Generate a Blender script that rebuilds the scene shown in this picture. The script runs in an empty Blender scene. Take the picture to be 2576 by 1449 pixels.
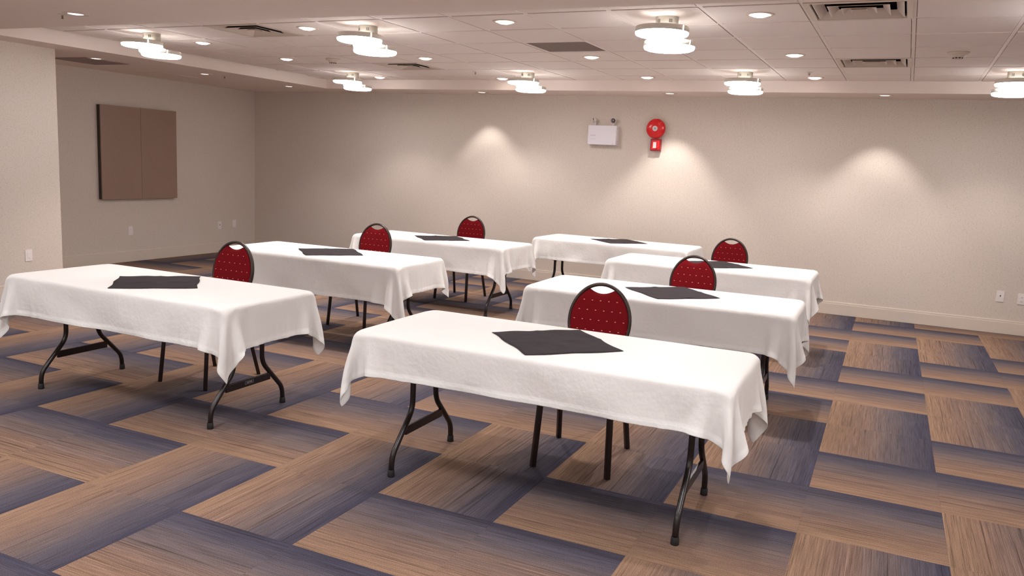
import bpy, bmesh, math, random
import numpy as np
from mathutils import Vector, Matrix
C = bpy.context.scene.collection
SC = bpy.context.scene
PI = math.pi

# ------------------------------------------------------------------ camera
FPX, YAW, PITCH, ROLL = 2034.5, -0.4299, -0.1537, 0.0493
CAM = Vector((-0.3895, -6.7229, 1.5777))
cd = bpy.data.cameras.new('camera')
cam = bpy.data.objects.new('camera', cd); C.objects.link(cam)
cd.sensor_fit = 'HORIZONTAL'; cd.sensor_width = 36.0; cd.lens = 36.0 * FPX / 2576.0
cd.clip_start = 0.05; cd.clip_end = 60
fw = Vector((math.sin(YAW)*math.cos(PITCH), math.cos(YAW)*math.cos(PITCH), math.sin(PITCH)))
rt = Vector((math.cos(YAW), -math.sin(YAW), 0)); up = rt.cross(fw)
r2 = math.cos(ROLL)*rt + math.sin(ROLL)*up; u2 = -math.sin(ROLL)*rt + math.cos(ROLL)*up
M = Matrix((r2, u2, -fw)).transposed().to_4x4(); M.translation = CAM
cam.matrix_world = M
SC.camera = cam

# ------------------------------------------------------------------ world and exposure
w = bpy.data.worlds.new('world'); SC.world = w; w.use_nodes = True
w.node_tree.nodes['Background'].inputs[0].default_value = (0.9, 0.85, 0.82, 1)
w.node_tree.nodes['Background'].inputs[1].default_value = 0.02
SC.view_settings.view_transform = 'Standard'; SC.view_settings.look = 'None'
SC.view_settings.gamma = 1; SC.view_settings.use_curve_mapping = False
SC.view_settings.exposure = 0.53
SC.cycles.use_denoising = True
SC.cycles.max_bounces = 6; SC.cycles.diffuse_bounces = 5
SC.cycles.use_adaptive_sampling = True; SC.cycles.adaptive_threshold = 0.04
SC.cycles.sample_clamp_indirect = 6.0
RING_EMIT, SPOT_W, SOFFIT_W = 25.0, 72.0, 38.0     # strength of the lamps (used in their builders below)
WARM = (1.0, 0.94, 0.89); RINGCOL = (0.99, 0.99, 1.0)

# ------------------------------------------------------------------ room constants
YB, ZS, ZC = 3.378, 2.4795, 2.602
GX, GY, ROT, S = -0.3802, -0.8468, 0.016, 0.61
YS, XL, XSF, XC, YC, YN = 2.73, -9.642, -7.746, -8.139, -1.0924, -2.16
XR, YF = 3.6, -10.2
TOP = 0.735      # height of a cloth-covered table top
def grid(i, j, z=ZC):
    c, s = math.cos(ROT), math.sin(ROT)
    return Vector((GX + S*(c*i + s*j), GY + S*(-s*i + c*j), z))

# ------------------------------------------------------------------ node helpers
def srgb(r, g, b):
    f = lambda v: (v/255.0)/12.92 if v/255.0 <= .04045 else (((v/255.0)+.055)/1.055)**2.4
    return (f(r), f(g), f(b), 1)
class NT:
    def __init__(s, name):
        s.m = bpy.data.materials.new(name); s.m.use_nodes = True; s.t = s.m.node_tree
        s.b = s.t.nodes['Principled BSDF']
    def n(s, t, **k):
        x = s.t.nodes.new(t)
        for a, v in k.items(): setattr(x, a, v)
        return x
    def set(s, sock, v):
        if hasattr(v, 'is_output') or isinstance(v, bpy.types.NodeSocket): s.t.links.new(v, sock)
        else: sock.default_value = v
    def math(s, op, a, b=None, c=None):
        x = s.n('ShaderNodeMath', operation=op); s.set(x.inputs[0], a)
        if b is not None: s.set(x.inputs[1], b)
        if c is not None: s.set(x.inputs[2], c)
        return x.outputs[0]
    def mix(s, f, a, b, mode='MIX'):
        x = s.n('ShaderNodeMix', data_type='RGBA', blend_type=mode); s.set(x.inputs[0], f)
        s.set(x.inputs[6], a); s.set(x.inputs[7], b); return x.outputs[2]
    def xyz(s, x, y, z):
        c = s.n('ShaderNodeCombineXYZ'); s.set(c.inputs[0], x); s.set(c.inputs[1], y); s.set(c.inputs[2], z); return c.outputs[0]
    def noise(s, vec, scale, detail=2, rough=.5):
        x = s.n('ShaderNodeTexNoise'); s.set(x.inputs['Vector'], vec); x.inputs['Scale'].default_value = scale
        x.inputs['Detail'].default_value = detail; x.inputs['Roughness'].default_value = rough; return x.outputs['Fac']
    def ramp(s, f, stops):
        x = s.n('ShaderNodeValToRGB'); s.set(x.inputs[0], f); e = x.color_ramp.elements
        while len(e) < len(stops): e.new(.5)
        for k, (p, c) in enumerate(stops): e[k].position = p; e[k].color = c
        return x.outputs[0]
    def bump(s, h, strength=.3, dist=.01):
        x = s.n('ShaderNodeBump'); x.inputs['Strength'].default_value = strength; x.inputs['Distance'].default_value = dist
        s.set(x.inputs['Height'], h); s.t.links.new(x.outputs[0], s.b.inputs['Normal'])
    def col(s, v): s.set(s.b.inputs['Base Color'], v)
    def rough(s, v): s.set(s.b.inputs['Roughness'], v)
    def pos(s, kind='Object'):
        return s.n('ShaderNodeTexCoord').outputs[kind]
    def sep(s, v):
        x = s.n('ShaderNodeSeparateXYZ'); s.set(x.inputs[0], v); return x.outputs

def plain(name, rgb, rough=.5, metal=0.0, spec=.5, vary=.04, scale=40, bump=0):
    q = NT(name); c = srgb(*rgb)
    nz = q.noise(q.pos(), scale, 3)
    d = tuple(v*(1-vary) for v in c[:3]) + (1,); l = tuple(min(1, v*(1+vary)) for v in c[:3]) + (1,)
    q.col(q.mix(nz, d, l)); q.rough(rough); q.b.inputs['Metallic'].default_value = metal
    q.b.inputs['Specular IOR Level'].default_value = spec
    if bump: q.bump(nz, bump, .002)
    return q.m
def emit(name, rgb, strength):
    q = NT(name); q.col((*rgb, 1)); q.b.inputs['Emission Color'].default_value = (*rgb, 1)
    q.b.inputs['Emission Strength'].default_value = strength
    return q.m

# ------------------------------------------------------------------ mesh helpers
def new_bm(): return bmesh.new()
def box(bm, x0, x1, y0, y1, z0, z1, mi=0):
    v = [bm.verts.new((x, y, z)) for z in (z0, z1) for x, y in ((x0,y0),(x1,y0),(x1,y1),(x0,y1))]
    for f in ((3,2,1,0),(4,5,6,7),(0,1,5,4),(1,2,6,5),(2,3,7,6),(3,0,4,7)):
        bm.faces.new([v[i] for i in f]).material_index = mi
def lathe(bm, prof, n=32, c=(0,0,0), mi=0, close=False):
    """profile (r, z) spun round z; ends on the axis get a fan"""
    rings = []
    for r, z in prof:
        if r < 1e-6: rings.append([bm.verts.new((c[0], c[1], c[2]+z))])
        else: rings.append([bm.verts.new((c[0]+r*math.cos(2*PI*k/n), c[1]+r*math.sin(2*PI*k/n), c[2]+z)) for k in range(n)])
    pairs = list(zip(rings, rings[1:])) + ([(rings[-1], rings[0])] if close else [])
    for a, b in pairs:
        for k in range(n):
            k2 = (k+1) % n
            vs = [a[0], b[k], b[k2]] if len(a) == 1 else ([a[k], b[0], a[k2]] if len(b) == 1 else [a[k], b[k], b[k2], a[k2]])
            if len(a) == 1 and len(b) == 1: continue
            f = bm.faces.new(vs); f.material_index = mi; f.smooth = True
def tube(bm, pts, r, n=12, mi=0, closed=False, flat=None):
    """swept tube; flat=(rx, ry) gives an oval section whose first axis is as near as may be to world y"""
    pts = [Vector(p) for p in pts]; N = len(pts); rings = []
    prev = None
    for i, p in enumerate(pts):
        if closed: t = (pts[(i+1) % N] - pts[i-1]).normalized()
        else: t = (pts[min(i+1, N-1)] - pts[max(i-1, 0)]).normalized()
        ref = Vector((0,1,0)) if flat else (prev if prev is not None else (Vector((0,0,1)) if abs(t.z) < .9 else Vector((1,0,0))))
        a = (ref - t*ref.dot(t)).normalized(); b = t.cross(a); prev = a
        ra, rb = flat if flat else (r, r)
        rings.append([bm.verts.new(p + a*ra*math.cos(2*PI*k/n) + b*rb*math.sin(2*PI*k/n)) for k in range(n)])
    prs = list(zip(rings, rings[1:])) + ([(rings[-1], rings[0])] if closed else [])
    for A, B in prs:
        for k in range(n):
            f = bm.faces.new([A[k], A[(k+1) % n], B[(k+1) % n], B[k]]); f.smooth = True; f.material_index = mi
    if not closed:
        bm.faces.new(rings[0][::-1]).material_index = mi; bm.faces.new(rings[-1]).material_index = mi
def smooth_path(pts, n=8, rad=.06):
    """polyline with rounded corners"""
    pts = [Vector(p) for p in pts]; out = [pts[0]]
    for a, b, c in zip(pts, pts[1:], pts[2:]):
        d = min(rad, (b-a).length*.48, (c-b).length*.48); p0 = b + (a-b).normalized()*d; p2 = b + (c-b).normalized()*d
        for k in range(n+1):
            t = k/n; out.append(p0*(1-t)**2 + b*2*t*(1-t) + p2*t*t)
    out.append(pts[-1]); return out
def obj(name, bm, mat, parent=None, bevel=0, smooth=False):
    bmesh.ops.recalc_face_normals(bm, faces=bm.faces)
    me = bpy.data.meshes.new(name); bm.to_mesh(me); bm.free()
    for m in (mat if isinstance(mat, (list, tuple)) else [mat]): me.materials.append(m)
    o = bpy.data.objects.new(name, me); C.objects.link(o)
    if parent: o.parent = parent
    if smooth:
        for p in me.polygons: p.use_smooth = True
    if bevel:
        b = o.modifiers.new('bevel', 'BEVEL'); b.width = bevel; b.segments = 2; b.limit_method = 'ANGLE'; b.angle_limit = .6
    return o
def thing(name, label, cat, loc=(0,0,0), rz=0, group=None):
    o = bpy.data.objects.new(name, None); C.objects.link(o); o.location = loc; o.rotation_euler = (0,0,rz)
    o.empty_display_size = .1
    return tag(o, label, cat, group)
def tag(o, label, cat, group=None):
    o['label'] = label; o['category'] = cat
    if group: o['group'] = group
    return o
def struct(name, bm, m, bevel=0):
    o = obj(name, bm, m, None, bevel); o['kind'] = 'structure'; return o
def dup(root, loc, rz, label, group=None):
    def cp(o, par):
        c = o.copy(); C.objects.link(c); c.parent = par
        for ch in list(o.children): cp(ch, c)
        return c
    r = cp(root, None); r.location = loc; r.rotation_euler = (0,0,rz); r['label'] = label
    if group: r['group'] = group
    return r

# ------------------------------------------------------------------ materials
def mat_carpet():
    q = NT('carpet_tiles'); x, y, _ = q.sep(q.pos())
    u = q.math('DIVIDE', x, S); v = q.math('DIVIDE', y, S)
    iu = q.math('FLOOR', u); iv = q.math('FLOOR', v); fu = q.math('FRACT', q.math('ADD', u, 100.0)); fv = q.math('FRACT', q.math('ADD', v, 100.0))
    k = q.math('FLOORED_MODULO', q.math('SUBTRACT', iv, iu), 4.0)
    H = q.math('LESS_THAN', k, 1.5)                      # streaks run along x
    V = q.math('SUBTRACT', 1.0, H)
    t = q.math('ADD', q.math('MULTIPLY', H, fv), q.math('MULTIPLY', V, fu))     # 0 tan edge .. 1 blue edge
    a = q.math('ADD', q.math('MULTIPLY', H, x), q.math('MULTIPLY', V, y))       # along the streaks
    b = q.math('ADD', q.math('MULTIPLY', H, y), q.math('MULTIPLY', V, x))       # across
    seed = q.math('ADD', q.math('MULTIPLY', iu, 3.7), q.math('MULTIPLY', iv, 9.1))
    s1 = q.noise(q.xyz(q.math('MULTIPLY', a, 1.1), q.math('MULTIPLY', b, 95.0), seed), 1.0, 3, .65)
    s2 = q.noise(q.xyz(q.math('MULTIPLY', a, 5.0), q.math('MULTIPLY', b, 260.0), seed), 1.0, 2, .6)
    s3 = q.noise(q.xyz(q.math('MULTIPLY', a, 1.3), q.math('MULTIPLY', b, 14.0), seed), 1.0, 2, .5)
    fz = q.noise(q.pos(), 260, 2, .7)
    tt = q.math('ADD', t, q.math('MULTIPLY', q.math('SUBTRACT', s3, .5), .35))
    tt = q.math('ADD', tt, q.math('MULTIPLY', q.math('SUBTRACT', s1, .5), .30))
    base = q.ramp(tt, [(0.0, srgb(138,110,90)), (.28, srgb(124,99,86)), (.55, srgb(106,91,88)), (.76, srgb(82,76,84)), (1.0, srgb(62,59,73))])
    lum = q.ramp(s1, [(.30, (.38,.38,.38,1)), (.42, (.92,.92,.92,1)), (.60, (1.06,1.06,1.06,1)), (.74, (1.5,1.5,1.5,1))])
    c1 = q.mix(1.0, base, lum, 'MULTIPLY')
    lum2 = q.ramp(s2, [(.25, (.55,.55,.55,1)), (.5, (1,1,1,1)), (.8, (1.4,1.4,1.4,1))])
    c2 = q.mix(.9, c1, lum2, 'MULTIPLY')
    lum3 = q.ramp(fz, [(.3, (.55,.55,.55,1)), (.7, (1.42,1.42,1.42,1))])
    c3 = q.mix(.9, c2, lum3, 'MULTIPLY')
    q.col(c3); q.rough(.95); q.b.inputs['Specular IOR Level'].default_value = .15
    e = q.math('MINIMUM', q.math('MINIMUM', fu, q.math('SUBTRACT', 1.0, fu)), q.math('MINIMUM', fv, q.math('SUBTRACT', 1.0, fv)))
    seam = q.math('MINIMUM', q.math('MULTIPLY', e, 200.0), 1.0)
    q.bump(q.math('ADD', q.math('ADD', q.math('MULTIPLY', s2, .8), fz), seam), .5, .003)
    return q.m
def mat_wallpaper():
    q = NT('fleck_wallpaper'); x, y, z = q.sep(q.pos())
    h = q.math('ADD', x, y)
    f = q.noise(q.xyz(q.math('MULTIPLY', h, 62.0), 0.0, q.math('MULTIPLY', z, 150.0)), 1.0, 2, .55)
    g = q.noise(q.xyz(q.math('MULTIPLY', h, 30.0), 5.0, q.math('MULTIPLY', z, 230.0)), 1.0, 2, .5)
    w = q.noise(q.xyz(q.math('MULTIPLY', h, 190.0), 9.0, q.math('MULTIPLY', z, 30.0)), 1.0, 1, .5)
    base = q.mix(w, srgb(212,200,189), srgb(220,208,198))
    c = q.mix(q.ramp(f, [(.57, (0,0,0,1)), (.68, (1,1,1,1))]), base, srgb(193,177,162))
    c = q.mix(q.ramp(g, [(.60, (0,0,0,1)), (.70, (.8,.8,.8,1))]), c, srgb(198,183,169))
    c = q.mix(q.ramp(f, [(.30, (.6,.6,.6,1)), (.37, (0,0,0,1))]), c, srgb(224,211,199))
    q.col(c); q.rough(.72); q.b.inputs['Specular IOR Level'].default_value = .3
    q.bump(f, .15, .001)
    return q.m
def mat_cloth():
    q = NT('white_linen'); uv = q.n('ShaderNodeUVMap').outputs[0]; u, v, _ = q.sep(uv)
    wv = q.math('MULTIPLY', q.math('SINE', q.math('MULTIPLY', u, 2600.0)), q.math('SINE', q.math('MULTIPLY', v, 2600.0)))
    cr = None
    for ax, per, off in ((u, .305, .15),):
        d = q.math('ABSOLUTE', q.math('SUBTRACT', q.math('FRACT', q.math('ADD', q.math('DIVIDE', ax, per), 20.0+off)), .5))
        l = q.math('MAXIMUM', q.math('SUBTRACT', 1.0, q.math('MULTIPLY', d, 60.0)), 0.0)
        cr = l if cr is None else q.math('ADD', cr, l)
    big = q.noise(q.xyz(q.math('MULTIPLY', u, 5.0), q.math('MULTIPLY', v, 5.0), 0.0), 1.0, 4, .55)
    crk = q.noise(uv, 38.0, 3, .5)
    ef = q.n('ShaderNodeAttribute', attribute_name='hem').outputs['Fac']
    q.col(q.mix(ef, srgb(243,240,238), srgb(250,249,247))); q.rough(.85)
    q.b.inputs['Specular IOR Level'].default_value = .2
    q.b.inputs['Sheen Weight'].default_value = .15
    hh = q.math('ADD', q.math('MULTIPLY', cr, .0005), q.math('MULTIPLY', big, .020))
    hh = q.math('ADD', hh, q.math('MULTIPLY', crk, .0026)); hh = q.math('ADD', hh, q.math('MULTIPLY', wv, .00008))
    hh = q.math('ADD', hh, q.math('MULTIPLY', ef, .004))
    q.bump(hh, .8, 1.0)
    tr = q.n('ShaderNodeBsdfTranslucent'); tr.inputs[0].default_value = (.95, .92, .90, 1)
    mx = q.n('ShaderNodeMixShader'); mx.inputs[0].default_value = .22
    q.t.links.new(q.b.outputs[0], mx.inputs[1]); q.t.links.new(tr.outputs[0], mx.inputs[2])
    q.t.links.new(mx.outputs[0], q.t.nodes['Material Output'].inputs[0])
    return q.m
def mat_napkin():
    q = NT('charcoal_napkin'); x, y, z = q.sep(q.pos())
    c, s = math.cos(PI/4), math.sin(PI/4)
    a = q.math('ADD', q.math('MULTIPLY', x, c), q.math('MULTIPLY', y, s)); b = q.math('SUBTRACT', q.math('MULTIPLY', y, c), q.math('MULTIPLY', x, s))
    w = q.math('MULTIPLY', q.math('SINE', q.math('MULTIPLY', a, 1500.0)), q.math('SINE', q.math('MULTIPLY', b, 1500.0)))
    la = q.math('MAXIMUM', q.math('SUBTRACT', 1.0, q.math('MULTIPLY', q.math('ABSOLUTE', a), 120.0)), 0.0)
    lb = q.math('MAXIMUM', q.math('SUBTRACT', 1.0, q.math('MULTIPLY', q.math('ABSOLUTE', b), 120.0)), 0.0)
    nz = q.noise(q.pos(), 9, 3)
    q.col(q.mix(nz, srgb(34,27,31), srgb(48,39,43))); q.rough(.8); q.b.inputs['Specular IOR Level'].default_value = .25
    q.bump(q.math('ADD', q.math('ADD', q.math('MULTIPLY', w, .0001), q.math('MULTIPLY', q.math('ADD', la, lb), .0012)), q.math('MULTIPLY', nz, .01)), .8, 1.0)
    return q.m
def mat_chairfab():
    q = NT('red_dotted_fabric'); x, y, z = q.sep(q.pos())
    px, pz = .047, .045
    zz = q.math('DIVIDE', q.math('ADD', z, q.math('MULTIPLY', y, -1.0)), pz); row = q.math('FLOOR', zz)
    xx = q.math('ADD', q.math('DIVIDE', x, px), q.math('MULTIPLY', q.math('FLOORED_MODULO', row, 2.0), .5))
    dx = q.math('ABSOLUTE', q.math('SUBTRACT', q.math('FRACT', q.math('ADD', xx, 50.0)), .5))
    dz = q.math('ABSOLUTE', q.math('SUBTRACT', q.math('FRACT', q.math('ADD', zz, 50.0)), .5))
    d = q.math('ADD', q.math('MULTIPLY', dx, px/.0056), q.math('MULTIPLY', dz, pz/.0028))
    dot = q.math('LESS_THAN', d, 1.0)
    nz = q.noise(q.pos(), 300, 2, .6)
    base = q.mix(nz, srgb(84,2,10), srgb(116,8,17))
    q.col(q.mix(dot, base, srgb(196,118,110))); q.rough(.9); q.b.inputs['Specular IOR Level'].default_value = .15
    q.bump(nz, .25, .002)
    return q.m
M_CARPET, M_WALL, M_CLOTH, M_NAP, M_FAB = mat_carpet(), mat_wallpaper(), mat_cloth(), mat_napkin(), mat_chairfab()
M_CEIL = plain('ceiling_tile_white', (238,226,220), .9, spec=.2, vary=.03, scale=120, bump=.3)
M_TEE = plain('ceiling_tee_white', (242,230,224), .6, vary=.01)
M_SOFF = plain('soffit_paint', (236,222,214), .85, spec=.2, vary=.015, scale=8)
M_BASE = plain('baseboard_paint', (217,204,191), .45, vary=.015, scale=6)
M_DARKMETAL = plain('bronze_black_enamel', (38,31,31), .28, metal=.35, spec=.6, vary=.15, scale=60)
M_CHAIRLEG = plain('dark_bronze_enamel', (44,32,30), .35, metal=.3, vary=.15, scale=60)
M_CHAIRRIM = plain('brown_bronze_rim', (52,38,34), .38, metal=.35, vary=.2, scale=90)
M_RUBBER = plain('black_rubber', (22,20,21), .7)
M_TOP = plain('grey_plastic_tabletop', (190,188,184), .6, bump=.2)
M_NICKEL = plain('satin_nickel', (214,207,196), .38, metal=.35, vary=.03)
M_CANOPY = plain('canopy_paint_grey', (186,180,168), .6, metal=.1, vary=.02)
M_WHITEPL = plain('white_plastic', (236,228,226), .35, vary=.01)
M_WHITEEN = plain('white_enamel', (232,226,232), .18, vary=.01)
M_VENT = plain('vent_white_enamel', (212,196,184), .4, vary=.02)
M_BLACK = plain('duct_black', (14,13,16), .9)
M_RET = plain('taupe_perforated_grille', (128,110,103), .8, vary=.05, scale=400)
M_RET2 = plain('grey_taupe_grille', (152,134,128), .8, vary=.05, scale=400)
M_RED = plain('red_enamel', (218,32,36), .2, vary=.03)
M_REDDK = plain('deep_red_plastic', (142,16,28), .3, vary=.03)
M_CHROME = plain('chrome', (205,200,196), .12, metal=1.0, vary=.02)
M_CABF = plain('taupe_brown_laminate', (150,123,108), .42, vary=.05, scale=3)
M_CABS = plain('dark_brown_edge', (52,42,37), .5, vary=.05)
M_GREYPRINT = plain('grey_print', (186,178,184), .6)
M_NAVY = plain('navy_print', (60,62,110), .6)
M_GLOW = emit('lit_diffuser', RINGCOL, RING_EMIT)
M_GLOWRIM = emit('lit_diffuser_rim', RINGCOL, RING_EMIT*.68)
M_GLOWFILL = emit('boosted_fill_diffuser', RINGCOL, RING_EMIT*2.0)  # boosted glow for the fill lamps added behind the camera
M_BULB = emit('lit_bulb', (1.0, .88, .76), 9.0)
M_BULBDIM = emit('lit_bulb_recessed', (1.0, .90, .82), 1.6)
M_YEL = plain('yellow_green_led', (150,160,60), .4)

# ------------------------------------------------------------------ room shell
bm = new_bm(); box(bm, XL-.3, XR, YF, YB, -.1, 0); struct('floor', bm, M_CARPET)
bm = new_bm(); box(bm, XL-.3, XR+.2, YB, YB+.2, 0, 2.8); struct('wall_back', bm, M_WALL)
bm = new_bm(); box(bm, XL-.2, XL, YC, YB, 0, 2.8); struct('wall_left', bm, M_WALL)
bm = new_bm(); box(bm, XL-.3, XC, YF, YC, 0, 2.8); struct('wall_left_near', bm, M_WALL)
bm = new_bm(); box(bm, XR, XR+.2, YF, YB, 0, 2.8); struct('wall_right', bm, M_WALL)
bm = new_bm(); box(bm, XL-.3, XR+.2, YF-.2, YF, 0, 2.8); struct('wall_front', bm, M_WALL)
def baseboard(name, x0, x1, y0, y1, axis, sgn):
    bm = new_bm()
    if axis == 'x':
        a, b = (y0, y0+sgn*.014) if sgn > 0 else (y0-.014, y0)
        box(bm, x0, x1, a, b, 0, .128)
        a, b = (y0, y0+.009) if sgn > 0 else (y0-.009, y0)
        box(bm, x0, x1, a, b, .128, .149)
    else:
        a, b = (x0, x0+.014) if sgn > 0 else (x0-.014, x0)
        box(bm, a, b, y0, y1, 0, .128)
        a, b = (x0, x0+.009) if sgn > 0 else (x0-.009, x0)
        box(bm, a, b, y0, y1, .128, .149)
    struct(name, bm, M_BASE, .003)
baseboard('baseboard_back', XL+.014, XR-.014, YB, 0, 'x', -1)
baseboard('baseboard_left', XL, 0, YC+.014, YB-.014, 'y', 1)
baseboard('baseboard_left_near', XC, 0, YF, YC, 'y', 1)
baseboard('baseboard_right', XR, 0, YF, YB, 'y', -1)

# suspended ceiling: lay-in tiles hung a little below their tee bars
VENTS = {'a': (-1, -1), 'b': (-1, 3), 'c': (-9, -1), 'd': (-9, 3)}; RETURN = (-5, 1)
bm = new_bm()
box(bm, XL, XR, YN-.3, YB, 2.70, 2.75, 1)
for i in range(-14, 8):
    for j in range(-3, 6):
        if (i, j) in VENTS.values() or (i, j) == RETURN: continue
        g = .017
        P = [grid(i+a, j+b) for a, b in ((g/ S, g/S), (1-g/S, g/S), (1-g/S, 1-g/S), (g/S, 1-g/S))]
        if min(p.x for p in P) < XSF-.5 or max(p.y for p in P) > YS+.55: continue
        lo = [bm.verts.new((p.x, p.y, ZC)) for p in P]; hi = [bm.verts.new((p.x, p.y, 2.63)) for p in P]
        bm.faces.new(lo)
        for k in range(4): bm.faces.new((lo[k], lo[(k+1) % 4], hi[(k+1) % 4], hi[k]))
# tees (flat strips, with a hairline reveal beside each tile)
def strip(a, b, w, z0, z1):
    a, b = Vector(a), Vector(b); d = (b-a).normalized(); n = Vector((-d.y, d.x, 0))*w/2
    lo = [bm.verts.new((p.x, p.y, z0)) for p in (a-n, b-n, b+n, a+n)]; hi = [bm.verts.new((p.x, p.y, z1)) for p in (a-n, b-n, b+n, a+n)]
    bm.faces.new(lo).material_index = 1
    for k in range(4): bm.faces.new((lo[k], lo[(k+1) % 4], hi[(k+1) % 4], hi[k])).material_index = 1
for i in range(-14, 8): strip(grid(i, -3), grid(i, 6.2), .026, ZC+.004, ZC+.03)
for j in range(-3, 7): strip(grid(-13.3, j), grid(7, j), .026, ZC+.0055, ZC+.03)
ceil = struct('ceiling', bm, [M_CEIL, M_TEE])
# gypsum soffits round the recessed ceiling
bm = new_bm(); box(bm, XL-.3, XR+.2, YF, YN, ZS, 2.8); struct('trim_1', bm, M_SOFF)      # over the camera
bm = new_bm(); box(bm, XSF, XR+.2, YS, YB, ZS, 2.8); struct('trim_2', bm, M_SOFF)         # along the back wall
bm = new_bm(); box(bm, XL, XSF, YN, YB, ZS, 2.8); struct('trim_3', bm, M_SOFF)            # along the left wall

# ------------------------------------------------------------------ ceiling lamps of stacked rings
def disc_lamp(glow=M_GLOW):
    t = thing('ceiling_lamp', '', 'ceiling lamp')
    bm = new_bm(); lathe(bm, [(0, 0), (.074, 0), (.076, -.002), (.076, -.079), (0, -.081)], 40)
    can = obj('canopy', bm, M_CANOPY, t)
    for g0 in (-1.0, 2.1, 4.2):
        bm = new_bm()
        for k in range(3):
            a = g0 + (k-1)*.11
            p = Vector((math.cos(a)*.0762, math.sin(a)*.0762, -.032))
            n = Vector((-math.sin(a), math.cos(a), 0)); o_ = Vector((math.cos(a), math.sin(a), 0))*.0008
            vs = [p+n*.0018+o_+Vector((0,0,.012)), p-n*.0018+o_+Vector((0,0,.012)), p-n*.0018+o_-Vector((0,0,.012)), p+n*.0018+o_-Vector((0,0,.012))]
            bm.faces.new([bm.verts.new(v) for v in vs])
        obj('vent_slots', bm, M_BLACK, can)
    for nm, R, cy, z1, z0, zg in (('upper', .178, -.112, -.082, -.118, -.141), ('middle', .118, 0.0, -.130, -.136, -.186), ('lower', .176, .105, -.145, -.178, -.203)):
        Ri = R*.60 if nm != 'middle' else 0.0
        bm = new_bm()
        if Ri: lathe(bm, [(Ri+.004, z1), (R-.004, z1), (R, z1-.003), (R, z0), (R-.004, z0), (R-.004, z1-.004), (Ri+.006, z1-.004), (Ri+.006, z0), (Ri+.001, z0), (Ri+.001, z1)], 56, (0, cy, 0), close=True)
        else: lathe(bm, [(0, z1), (R-.004, z1), (R, z1-.002), (R, z0), (0, z0)], 56, (0, cy, 0))
        h = obj('ring_housing', bm, M_NICKEL, t)
        bm = new_bm(); d = z0-zg
        if Ri: lathe(bm, [(R-.006, z0+.001), (R-.001, z0-.001), (R-.001, z0-d*.35), (R-.006, z0-d*.75), (R-.022, zg), (Ri+.018, zg), (Ri+.003, z0-d*.6), (Ri, z0)], 56, (0, cy, 0))
        else: lathe(bm, [(R-.004, z0), (R-.001, z0-d*.35), (R-.006, z0-d*.75), (R-.022, zg), (0, zg)], 56, (0, cy, 0))
        for f in bm.faces:
            f.normal_update()
            if abs(f.normal.z) < .75: f.material_index = 1
        obj('diffuser', bm, [glow, M_GLOWRIM], h)
    for cy, z in ((-.112, -.086), (.105, -.149)):        # flat bar that carries each open ring
        bm = new_bm(); box(bm, -.012, .012, cy-.172, cy+.172, z-.004, z); obj('carrier_bar', bm, M_NICKEL, t)
    for nm, R, cy, z1, z0 in (('upper', .178, -.112, -.084, -.124), ('lower', .176, .105, -.147, -.184)):
        for a in (-.43,):
            bm = new_bm(); n_ = 5; lo, hi = [], []
            for k in range(n_):
                b = a + (k/(n_-1)-.5)*.035; x_, y_ = math.cos(b)*(R+.0008), cy+math.sin(b)*(R+.0008)
                lo.append(bm.verts.new((x_, y_, z0))); hi.append(bm.verts.new((x_, y_, z1)))
            for k in range(n_-1): bm.faces.new((lo[k], lo[k+1], hi[k+1], hi[k]))
            obj('light_slot', bm, M_GLOWRIM, t)

    return t
LAMPS = [(-1.897,-1.121,'ceiling lamp of stacked glowing discs, largest and nearest, above the right-hand tables'),
         (-4.339,-1.127,'stacked-disc ceiling lamp right of the dark-cored vent, second from left in the near row'),
         (-6.787,-1.092,'stacked-disc ceiling lamp leftmost in the near row, beside the left bulkhead'),
         (-6.726,1.949,'stacked-disc ceiling lamp leftmost in the far row, near the room corner'),
         (-4.309,1.971,'stacked-disc ceiling lamp in the far row, left of the emergency light'),
         (-1.873,1.960,'stacked-disc ceiling lamp in the far row, right of the fire bell'),
         (0.517,1.956,'stacked-disc ceiling lamp cut off by the right edge of the view')]
proto = None
for x, y, lb in LAMPS:
    if proto is None: proto = disc_lamp(); proto['label'] = lb; proto['group'] = 'stacked disc ceiling lamps'; proto.location = (x, y, ZC)
    else: dup(proto, (x, y, ZC), 0, lb)
# two more added unseen outside the frame to the right, for the light they give
for x, y in ((0.53, -1.12), (2.95, -1.5)): dup(proto, (x, y, ZC), 0, 'stacked-disc ceiling lamp added outside the view on the right', 'lamps added outside the view')
rear_fill = disc_lamp(M_GLOWFILL); rear_fill['label'] = 'stacked-disc fill lamp added outside the view behind the camera'; rear_fill['group'] = 'fill lamps added outside the view behind'; rear_fill.location = (-6.3, -4.6, ZS)  # unseen lamps added behind the camera to brighten the cloth fronts
for x, y in ((2.9, -3.6), (-3.7, -4.6), (-1.1, -4.6), (1.5, -4.6), (-5.2, -6.6), (-2.6, -6.6), (0, -6.6), (-3.0, -8.6), (1.6, -8.6)): dup(rear_fill, (x, y, ZS), 0, 'stacked-disc fill lamp added outside the view behind the camera', 'fill lamps added outside the view behind')

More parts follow.
